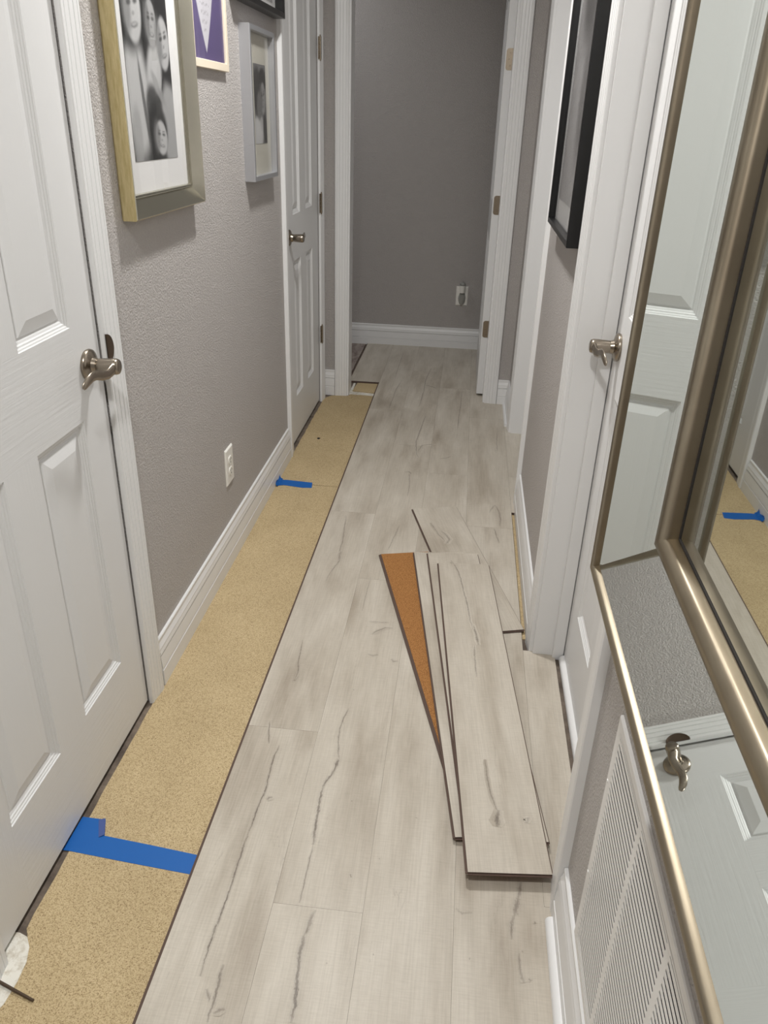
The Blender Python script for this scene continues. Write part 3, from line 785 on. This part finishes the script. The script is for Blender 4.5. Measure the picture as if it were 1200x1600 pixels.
# ------------------------------------------------------------------ loose planks
def loose_plank(nl, ang, L, W, z0, label, flipped=False, marks=(), off=0.0):
    """nl = near-left corner, ang = degrees the far end leans left, z0 = underside"""
    t = bpy.data.objects.new('laminate_plank', None)
    t.empty_display_size = 0.05
    COL.objects.link(t)
    t.location = (nl[0], nl[1], z0); t.rotation_euler = (0, 0, math.radians(ang))
    tag(t, label, 'floor plank', 'loose laminate planks in the pile')
    th = 0.0078
    mb = MB()
    u0, u1 = (0.0012, th) if not flipped else (0.0, th - 0.0012)
    # board section with click groove and tongue
    i = [mb.p(x, y, z) for z in (u0, u1) for y in (0, L) for x in (0, W)]
    uvt = [(off, off), (off + W, off), (off + W, off + L), (off, off + L)]
    topf = (4, 5, 7, 6) if not flipped else (0, 1, 3, 2)
    mb.face([i[k] for k in topf], 0, uvt, [(1, 0)] * 4)
    mb.face([i[k] for k in ((0, 1, 3, 2) if not flipped else (4, 5, 7, 6))], 1)
    for q in ((0, 4, 5, 1), (2, 3, 7, 6), (0, 2, 6, 4), (1, 5, 7, 3)):
        mb.face([i[k] for k in q], 1)
    inv = Matrix.Rotation(-math.radians(ang), 4, 'Z') @ Matrix.Translation((-nl[0], -nl[1], 0))
    for z, w, d, pts in marks:
        lp = [inv @ Vector((p[0], p[1], 0)) for p in pts]
        lp = [(q.x, q.y) for q in lp if 0.004 < q.x < W - 0.004]
        if len(lp) > 1: ribbon(mb, lp, u1 + 0.0002, w, d, off)
    me_parts = [mb.build('board', ['laminate', 'edge'], bevel=0)]
    mb = MB()
    c0, c1 = (0.0, 0.0012) if not flipped else (th - 0.0012, th)
    mb.box(0.004, W - 0.004, 0.0, L, c0, c1)
    b = mb.build('cork_backing', 'cork'); b['label'] = 'orange-brown cork backing'; me_parts.append(b)
    mb = MB()
    zc = 0.0022 if not flipped else th - 0.0050
    mb.box(-0.0045, 0.0005, 0.0, L, zc, zc + 0.0026)
    mb.box(W - 0.0005, W + 0.003, 0.0, L, zc - 0.0006, zc + 0.0015)
    mb.box(0, W, -0.0035, 0.0005, zc, zc + 0.0018)
    me_parts.append(mb.build('locking_tongue', 'edge'))
    for p in me_parts:
        p.parent = t
    return t
PA = [c for c in PLANK_CRACKS if c[0] > 0.02]; PD = [c for c in PLANK_CRACKS if c[0] < 0.02]
loose_plank((0.081, 1.935), 15.6, 0.84, 0.1766, 0.0004, 'short cut greige plank, farthest of the loose pile', marks=PD, off=3.1)
loose_plank((0.0880, 1.190), 15.2, 1.22, 0.1766, 0.0004, 'upside-down plank in the pile showing its orange cork backing', flipped=True, off=5.7)
loose_plank((0.0640, 1.180), 8.35, 1.22, 0.1766, 0.0085, 'greige plank lying directly on the cork-backed plank', off=8.3)
loose_plank((0.0885, 1.165), 7.2, 1.22, 0.1740, 0.0166, 'greige plank second from the top of the pile', off=11.9)
loose_plank((0.0910, 1.084), 5.4, 1.22, 0.1700, 0.0247, 'greige oak-look plank with knots, topmost of the pile', marks=PA, off=14.2)

# ------------------------------------------------------------------ outlets
def outlet(name, f, a0, a1, b0, b1, label, cat='outlet'):
    t = thing(name, label, cat, f((a0 + a1) / 2, (b0 + b1) / 2, 0))
    mb = MB()
    mb.rings([[f(a0 + o, b0 + o, d), f(a1 - o, b0 + o, d), f(a1 - o, b1 - o, d), f(a0 + o, b1 - o, d)] for o, d in ((0, 0), (0, 0.002), (0.0035, 0.0055), (0.005, 0.006))], True, True, True)
    mb.build('cover_plate', 'plastic', t)
    ca, cb = (a0 + a1) / 2, (b0 + b1) / 2
    for s_ in (-1, 1):
        zc = cb + s_ * 0.0195; n = 24; r = 0.0165
        pts = [(ca + r * math.cos(2 * math.pi * k / n), zc + max(-0.0135, min(0.0135, r * math.sin(2 * math.pi * k / n)))) for k in range(n)]
        mb = MB(); mb.rings([[f(p, q, d) for p, q in pts] for d in (0.0055, 0.0085)], True, True, True)
        rc = mb.build('receptacle', 'plastic', t)
        mb = MB()
        for da, hh in ((-0.0062, 0.0040), (0.0062, 0.0032)): add_abd(mb, f, ca + da - 0.0011, ca + da + 0.0011, zc + 0.001 - hh + 0.003, zc + 0.001 + hh + 0.003, 0.0083, 0.0088)
        add_abd(mb, f, ca - 0.0022, ca + 0.0022, zc - 0.0095, zc - 0.0050, 0.0083, 0.0088)
        mb.build('slots', 'dark', rc)
    mb = MB(); n = Vector(f(0, 0, 1)) - Vector(f(0, 0, 0)); mb.lathe(f(ca, cb, 0.006), n, [(0, 0.0032), (0.0012, 0.0026)], 12)
    mb.build('screw', 'plastic', t)
    return t
outlet('wall_outlet', onL, 2.282, 2.361, 0.268, 0.394, 'white duplex outlet on the left wall above the baseboard')
outlet('wall_outlet', onB, -0.063, 0.016, 0.286, 0.409, 'white duplex outlet on the dim far wall behind the night light')
t = thing('night_light', 'small clear plug-in night light on the far wall outlet', 'night light', (-0.0235, YB - 0.03, 0.37))
cx = -0.0235
mb = MB()
mb.lathe((cx, YB - 0.024, 0.372), (0, 0, 1), [(0.0, 0.017), (0.004, 0.0175), (0.040, 0.0195), (0.046, 0.019)], 24)
mb.build('shade', 'plastic', t, True)
mb = MB(); mb.lathe((cx, YB - 0.024, 0.418), (0, 0, 1), [(0.0, 0.019), (0.010, 0.019), (0.018, 0.0145), (0.023, 0.006)], 24)
mb.build('dome', 'clear', t, True)
mb = MB()
mb.rings([[(cx + rx * math.cos(k * math.pi / 12), YB - d, 0.332 + rz * math.sin(k * math.pi / 12)) for k in range(24)] for d, rx, rz in ((0.0090, 0.024, 0.044), (0.018, 0.022, 0.041), (0.022, 0.016, 0.034))], True, True, True)
mb.build('body', 'clear', t, True)

# ------------------------------------------------------------------ picture frames
def frame_rect(mb, f, a0, a1, b0, b1, prof, m=0):
    mb.rings([[f(a0 + o, b0 + o, d), f(a1 - o, b0 + o, d), f(a1 - o, b1 - o, d), f(a0 + o, b1 - o, d)] for o, d in prof], True, False, False, m)
def board(f, a0, a1, b0, b1, d, name, m, parent, th=0.002):
    mb = MB(); add_abd(mb, f, a0, a1, b0, b1, d - th, d)
    return mb.build(name, m, parent)
def print_mesh(name, f, a0, a1, b0, b1, d, fn, parent, na=70, nb=110, label=None):
    me = bpy.data.meshes.new(name); vs = []; fs = []; cols = []
    for j in range(nb + 1):
        for i in range(na + 1):
            u, v_ = i / na, j / nb
            vs.append(f(a0 + (a1 - a0) * u, b0 + (b1 - b0) * v_, d)); cols.append(fn(u, v_))
    for j in range(nb):
        for i in range(na):
            k = j * (na + 1) + i; fs.append((k, k + 1, k + na + 2, k + na + 1))
    n0 = len(vs)
    vs += [f(a0, b0, d - 0.0006), f(a1, b0, d - 0.0006), f(a1, b1, d - 0.0006), f(a0, b1, d - 0.0006)]; cols += [(0.8, 0.8, 0.8)] * 4
    fs.append((n0, n0 + 3, n0 + 2, n0 + 1))
    me.from_pydata(vs, [], fs)
    at = me.color_attributes.new('print_color', 'FLOAT_COLOR', 'POINT')
    for k, c in enumerate(cols):
        at.data[k].color = (c[0], c[1], c[2], 1)
    me.materials.append(M['print'])
    ob = bpy.data.objects.new(name, me); COL.objects.link(ob)
    ob.parent = parent
    ob.matrix_parent_inverse = Matrix.Translation(-Vector(parent.location))
    if label: ob['label'] = label
    return ob
def sm(x): return 0.0 if x <= 0 else 1.0 if x >= 1 else x * x * (3 - 2 * x)
def ell(u, v, cx, cy, rx, ry, rot=0.0, soft=0.25):
    c, s_ = math.cos(math.radians(rot)), math.sin(math.radians(rot))
    du, dv = u - cx, v - cy
    x_ = (du * c + dv * s_) / rx; y_ = (-du * s_ + dv * c) / ry
    return sm((1 - math.hypot(x_, y_)) / soft + 0.5)
def lay(c, t, k): return c + (t - c) * k
def face_bw(g_, u, v, cx, cy, rx, ry, rot, tone, asp=1.0):
    """soft grey portrait: hair behind, lit cheek, eye line, nose, smile"""
    g_ = lay(g_, tone, ell(u, v, cx, cy, rx, ry, rot))
    g_ = lay(g_, tone * 0.45, 0.75 * ell(u, v, cx - rx * 0.75, cy + ry * 0.1, rx * 0.55, ry * 0.9, rot, 0.8))
    c, s_ = math.cos(math.radians(rot)), math.sin(math.radians(rot))
    def P(x_, y_): return cx + (x_ * rx * c - y_ * ry * s_), cy + (x_ * rx * s_ + y_ * ry * c)
    for ex in (-0.36, 0.40):
        q = P(ex, 0.22); g_ = lay(g_, 0.05, 0.75 * ell(u, v, q[0], q[1], rx * 0.26, ry * 0.085, rot, 1.2))
        q = P(ex, 0.40); g_ = lay(g_, 0.08, 0.6 * ell(u, v, q[0], q[1], rx * 0.26, ry * 0.05, rot, 0.8))
    q = P(0.05, -0.12); g_ = lay(g_, tone * 0.5, 0.6 * ell(u, v, q[0], q[1], rx * 0.16, ry * 0.07, rot, 0.8))
    q = P(0.05, -0.46); g_ = lay(g_, 0.10, 0.7 * ell(u, v, q[0], q[1], rx * 0.40, ry * 0.09, rot, 1.0))
    q = P(0.05, -0.44); g_ = lay(g_, 0.5, 0.55 * ell(u, v, q[0], q[1], rx * 0.28, ry * 0.045, rot, 0.6))
    return g_
def family(u, v):
    g_ = 0.030 + 0.02 * math.sin(u * 9 + v * 4)
    g_ = lay(g_, 0.10, 0.8 * ell(u, v, 0.95, 0.95, 0.3, 0.2))
    # pale shirts and sleeves
    g_ = lay(g_, 0.45, ell(u, v, 0.18, 0.30, 0.26, 0.28, 8, 0.5))
    g_ = lay(g_, 0.36, ell(u, v, 0.88, 0.16, 0.20, 0.22, -6, 0.4))
    g_ = lay(g_, 0.50, 0.9 * ell(u, v, 0.60, 0.44, 0.20, 0.12, 30, 0.6))
    g_ = lay(g_, 0.05, 0.9 * ell(u, v, 0.50, 0.24, 0.16, 0.12, 0, 0.5))
    g_ = lay(g_, 0.08, 0.8 * ell(u, v, 0.30, 0.28, 0.03, 0.20, 14, 0.8))
    g_ = lay(g_, 0.30, 0.8 * ell(u, v, 0.66, 0.34, 0.16, 0.035, -28, 0.6))
    g_ = lay(g_, 0.42, 0.8 * ell(u, v, 0.70, 0.40, 0.05, 0.06, 10, 0.6))
    # hair
    g_ = lay(g_, 0.035, ell(u, v, 0.16, 0.72, 0.26, 0.22, 0, 0.5))
    g_ = lay(g_, 0.03, ell(u, v, 0.60, 0.74, 0.17, 0.20, 0, 0.4))
    g_ = lay(g_, 0.03, ell(u, v, 0.92, 0.62, 0.18, 0.24, 0, 0.4))
    g_ = lay(g_, 0.025, ell(u, v, 0.56, 0.14, 0.22, 0.13, 0, 0.4))
    g_ = face_bw(g_, u, v, 0.24, 0.68, 0.17, 0.145, 6, 0.46)
    g_ = face_bw(g_, u, v, 0.61, 0.64, 0.12, 0.110, 0, 0.36)
    g_ = face_bw(g_, u, v, 0.86, 0.56, 0.135, 0.125, 8, 0.44)
    g_ = face_bw(g_, u, v, 0.63, 0.105, 0.135, 0.085, -4, 0.42)
    g_ = lay(g_, 0.34, 0.8 * ell(u, v, 0.10, 0.10, 0.10, 0.16, -8, 0.5))
    g_ = min(0.8, 1.25 * g_ ** 1.25)
    return (g_, g_, g_)
def couple(u, v):
    g_ = 0.16 + 0.05 * v
    g_ = lay(g_, 0.60, ell(u, v, 0.15, 0.12, 0.5, 0.22, 0, 0.4))
    g_ = lay(g_, 0.06, ell(u, v, 0.25, 0.66, 0.34, 0.30, 0, 0.4))
    g_ = lay(g_, 0.04, ell(u, v, 0.72, 0.80, 0.30, 0.16, 0, 0.4))
    g_ = lay(g_, 0.05, 0.9 * ell(u, v, 0.85, 0.18, 0.16, 0.22, 20, 0.4))
    g_ = face_bw(g_, u, v, 0.72, 0.58, 0.22, 0.20, 8, 0.30)
    g_ = lay(g_, 0.20, 0.8 * ell(u, v, 0.36, 0.48, 0.16, 0.18, -10, 0.5))
    g_ = lay(g_, 0.5, 0.7 * ell(u, v, 0.55, 0.25, 0.12, 0.10, 0, 0.6))
    return (g_, g_, g_)
def heart_card(u, v):
    pr = srgb(98, 87, 127)
    # tall white heart, its tip just above the lower edge
    c = pr[:3]
    w = 0.0
    vv = (v - 0.05) / 0.80
    if 0 <= vv <= 1:
        half = 0.42 * (1 - (1 - vv) ** 1.7) if vv < 0.72 else 0.42 * math.sqrt(max(0, 1 - ((vv - 0.72) / 0.28) ** 2)) * (1 if abs(u - 0.40) > 0.04 or vv < 0.93 else 0.8)
        w = sm((half - abs(u - 0.42)) / 0.012 + 0.5)
    k = srgb(206, 204, 210)
    line = 0.0
    if w > 0.5:
        for r in range(3, 18):
            cy = 0.03 + r * 0.052
            if abs(v - cy) < 0.011:
                if abs(u - 0.42) < min(0.26, 0.02 + (r - 2) * 0.03):
                    line = 0.6 * (0.5 + 0.5 * math.sin(u * 130 + r * 3)) * (0.5 + 0.5 * math.sin(v * 500 + u * 60))
    col = [a + (b - a) * w for a, b in zip(c, k[:3])]
    return tuple(a * (1 - line) for a in col)
def grey_print(u, v):
    g_ = 0.42 + 0.08 * math.sin(u * 3 + 1) + 0.06 * v
    g_ = lay(g_, 0.12, ell(u, v, 0.5, 0.85, 0.35, 0.25, 0, 0.8))
    g_ = lay(g_, 0.16, 0.8 * ell(u, v, 0.35, 0.45, 0.18, 0.3, 10, 0.8))
    return (g_, g_ * 0.98, g_ * 0.98)
def glass(f, a0, a1, b0, b1, d, parent):
    mb = MB(); add_abd(mb, f, a0, a1, b0, b1, d, d + 0.0015)
    return mb.build('glass', 'glass', parent)

# gold scoop frame
A0, A1, B0, B1 = 1.700, 2.172, 1.166, 1.800
t = thing('picture_frame', 'large gold scoop frame on the left wall with a black and white family portrait', 'picture frame', onL((A0 + A1) / 2, B0, 0))
mb = MB(); frame_rect(mb, onL, A0, A1, B0, B1, [(0.004, 0.0), (0.0, 0.004), (0.0, 0.031), (0.002, 0.0335)])
mb.build('outer_rail', 'gold', t)
mb = MB(); frame_rect(mb, onL, A0, A1, B0, B1, [(0.002, 0.0335), (0.0035, 0.0350), (0.0055, 0.0335), (0.0400, 0.0120), (0.0405, 0.0150), (0.0430, 0.0150), (0.0435, 0.0105), (0.0440, 0.0135), (0.0465, 0.0130), (0.0480, 0.006)])
mb.build('inner_scoop', 'scoop', t, True, angle=40)
board(onL, A0 + 0.044, A1 - 0.044, B0 + 0.044, B1 - 0.044, 0.0055, 'mat_board', 'mat_board', t)
print_mesh('photo_print', onL, 1.795, 2.062, 1.278, 1.705, 0.0064, family, t, 110, 170, 'black and white photo of four smiling people leaning together')
glass(onL, A0 + 0.046, A1 - 0.046, B0 + 0.046, B1 - 0.046, 0.0078, t)
# cream frame
A0, A1, B0, B1 = 2.215, 2.530, 1.485, 1.90
t = thing('picture_frame', 'thin cream frame on the left wall holding a purple card with a white heart', 'picture frame', onL((A0 + A1) / 2, B0, 0))
mb = MB(); frame_rect(mb, onL, A0, A1, B0, B1, [(0, 0), (0, 0.013), (0.001, 0.0145), (0.019, 0.0145), (0.020, 0.0135), (0.020, 0.005)])
mb.build('rail', 'cream', t)
print_mesh('heart_card', onL, A0 + 0.018, A1 - 0.018, B0 + 0.018, B1 - 0.018, 0.0075, heart_card, t, 90, 110, 'purple card with a white heart and faint writing')
glass(onL, A0 + 0.018, A1 - 0.018, B0 + 0.018, B1 - 0.018, 0.009, t)
# silver frame
A0, A1, B0, B1 = 2.698, 3.022, 1.180, 1.625
t = thing('picture_frame', 'small deep silver frame on the left wall with a matted photo of a couple', 'picture frame', onL((A0 + A1) / 2, B0, 0))
mb = MB(); frame_rect(mb, onL, A0, A1, B0, B1, [(0, 0), (0, 0.033), (0.0012, 0.0345), (0.014, 0.0345), (0.0155, 0.033), (0.0155, 0.012)])
mb.build('rail', 'silver', t)
board(onL, A0 + 0.013, A1 - 0.013, B0 + 0.013, B1 - 0.013, 0.014, 'mat_board', 'mat_cream', t)
print_mesh('photo_print', onL, 2.800, 2.955, 1.290, 1.525, 0.0150, couple, t, 60, 90, 'black and white photo of a couple embracing')
glass(onL, A0 + 0.015, A1 - 0.015, B0 + 0.015, B1 - 0.015, 0.018, t)
# black shadow-box frame high up
A0, A1, B0, B1 = 2.610, 3.170, 1.680, 2.10
t = thing('picture_frame', 'black box frame high on the left wall above the silver frame', 'picture frame', onL((A0 + A1) / 2, B0, 0))
mb = MB(); frame_rect(mb, onL, A0, A1, B0, B1, [(0, 0), (0, 0.040), (0.001, 0.041), (0.016, 0.041), (0.017, 0.040), (0.017, 0.010)])
mb.build('rail', 'black', t)
board(onL, A0 + 0.015, A1 - 0.015, B0 + 0.015, B1 - 0.015, 0.010, 'mat_board', 'mat_board', t)
print_mesh('photo_print', onL, A0 + 0.06, A1 - 0.06, B0 + 0.04, B1 - 0.04, 0.0108, grey_print, t, 30, 30, 'grey photo')
glass(onL, A0 + 0.017, A1 - 0.017, B0 + 0.017, B1 - 0.017, 0.016, t)
# right black frame
A0, A1, B0, B1 = 2.030, 2.600, 1.108, 1.90
t = thing('picture_frame', 'tall black frame on the right wall between the doors with a grey print', 'picture frame', onR((A0 + A1) / 2, B0, 0))
mb = MB(); frame_rect(mb, onR, A0, A1, B0, B1, [(0, 0), (0, 0.035), (0.0012, 0.0365), (0.013, 0.0365), (0.014, 0.035), (0.014, 0.012)])
mb.build('rail', 'black', t)
board(onR, A0 + 0.012, A1 - 0.012, B0 + 0.012, B1 - 0.012, 0.016, 'mat_board', 'mat_board', t)
print_mesh('photo_print', onR, A0 + 0.04, A1 - 0.065, B0 + 0.075, B1 - 0.10, 0.0168, grey_print, t, 40, 50, 'grey print')
glass(onR, A0 + 0.014, A1 - 0.014, B0 + 0.014, B1 - 0.014, 0.022, t)

# ------------------------------------------------------------------ mirror
A0, A1, B0, B1 = -0.26, 0.902, 0.860, 1.98
t = thing('wall_mirror', 'large champagne framed mirror with sloping mirrored border on the right wall', 'mirror', onR((A0 + A1) / 2, B0, 0))
X = lambda x: WR - x
XO, XI, XG = 0.1970, 0.2483, 0.2570
mb = MB(); frame_rect(mb, onR, A0, A1, B0, B1, [(0.014, 0.0), (0.0, 0.014), (0.0, X(0.200)), (0.001, X(0.192)), (0.004, X(0.1880)), (0.008, X(0.1868)), (0.011, X(0.1880)), (0.0135, X(0.1915)), (0.0145, X(0.1985))])
mb.build('outer_frame', 'champagne', t, True, angle=60)
mb = MB(); frame_rect(mb, onR, A0, A1, B0, B1, [(0.0140, X(XO)), (0.0898, X(XI))])
ob = mb.build('mirrored_border', 'mirror', t); ob['label'] = 'sloping bevelled mirror strip'
mb = MB(); frame_rect(mb, onR, A0, A1, B0, B1, [(0.0875, X(XI + 0.004)), (0.0875, X(XI - 0.005)), (0.0895, X(XI - 0.0100)), (0.094, X(XI - 0.0125)), (0.101, X(XI - 0.0120)), (0.1065, X(XI - 0.0080)), (0.1095, X(XI - 0.001)), (0.1105, X(XG - 0.0005))])
mb.build('inner_frame', 'champagne', t, True, angle=60)
mb = MB(); add_abd(mb, onR, A0 + 0.100, A1 - 0.100, B0 + 0.100, B1 - 0.100, X(XG + 0.004), X(XG))
mb.build('mirror_glass', 'mirror', t)
mb = MB(); frame_rect(mb, onR, A0, A1, B0, B1, [(0.1090, X(XG - 0.0012)), (0.1128, X(XG - 0.0012)), (0.1128, X(XG))])
mb.build('gap_shade_strip', 'dark', t)  # dark strip paints the shaded gap between inner frame and glass
mb = MB(); add_abd(mb, onR, A0 + 0.05, A1 - 0.05, B0 + 0.05, B1 - 0.05, 0.0, 0.009)
mb.build('backing_board', 'dark', t)

# ------------------------------------------------------------------ return air grille
A0, A1, B0, B1 = 0.055, 0.903, 0.140, 0.622
t = thing('air_return_grille', 'white louvered air return grille low on the right wall below the mirror', 'vent', onR((A0 + A1) / 2, B0, 0))
NB = 5; bar = 0.014; la0, la1, lb0, lb1 = A0 + 0.023, A1 - 0.023, B0 + 0.018, B1 - 0.023
pitch = (la1 - la0 + bar) / NB
mb = MB(); frame_rect(mb, onR, A0, A1, B0, B1, [(0, 0), (0, 0.0035), (0.002, 0.005), (0.018, 0.005)])
add_abd(mb, onR, A0 + 0.0175, la0, B0 + 0.0175, B1 - 0.0175, 0.001, 0.005); add_abd(mb, onR, la1, A1 - 0.0175, B0 + 0.0175, B1 - 0.0175, 0.001, 0.005)
add_abd(mb, onR, la0, la1, B0 + 0.0170, lb0, 0.001, 0.005); add_abd(mb, onR, la0, la1, lb1, B1 - 0.0170, 0.001, 0.005)
mb.build('frame', 'grille', t)
mb = MB()
for k in range(1, NB):
    a = la0 + k * pitch - bar
    add_abd(mb, onR, a, a + bar, lb0, lb1, 0.0005, 0.0050)
mb.build('divider_bars', 'grille', t)
for k in range(NB):
    mb = MB(); a = la0 + k * pitch; b = a + pitch - bar
    n = 36
    for j in range(n):
        z = lb0 + (j + 0.5) * (lb1 - lb0) / n
        pr = [(0.0047, z - 0.0038), (0.0050, z - 0.0038), (0.0049, z + 0.0038), (0.0046, z + 0.0038)]
        mb.rings([[onR(y, zz, d) for d, zz in pr] for y in (a, b)], True, True, True)
    mb.build('louver_panel', 'grille', t)
mb = MB(); add_abd(mb, onR, la0 + 0.0002, la1 - 0.0002, lb0, lb1, 0.0002, 0.0006); mb.build('duct_shade_sheet', 'dark', t)  # dark sheet stands in for the duct's shade; wall behind is uncut
for a, b in ((0.8955, 0.30), (0.8955, 0.50)):
    mb = MB(); mb.lathe(onR(a, b, 0.005), (-1, 0, 0), [(0, 0.0032), (0.0012, 0.0024)], 12)
    mb.build('screw', 'grille', t)
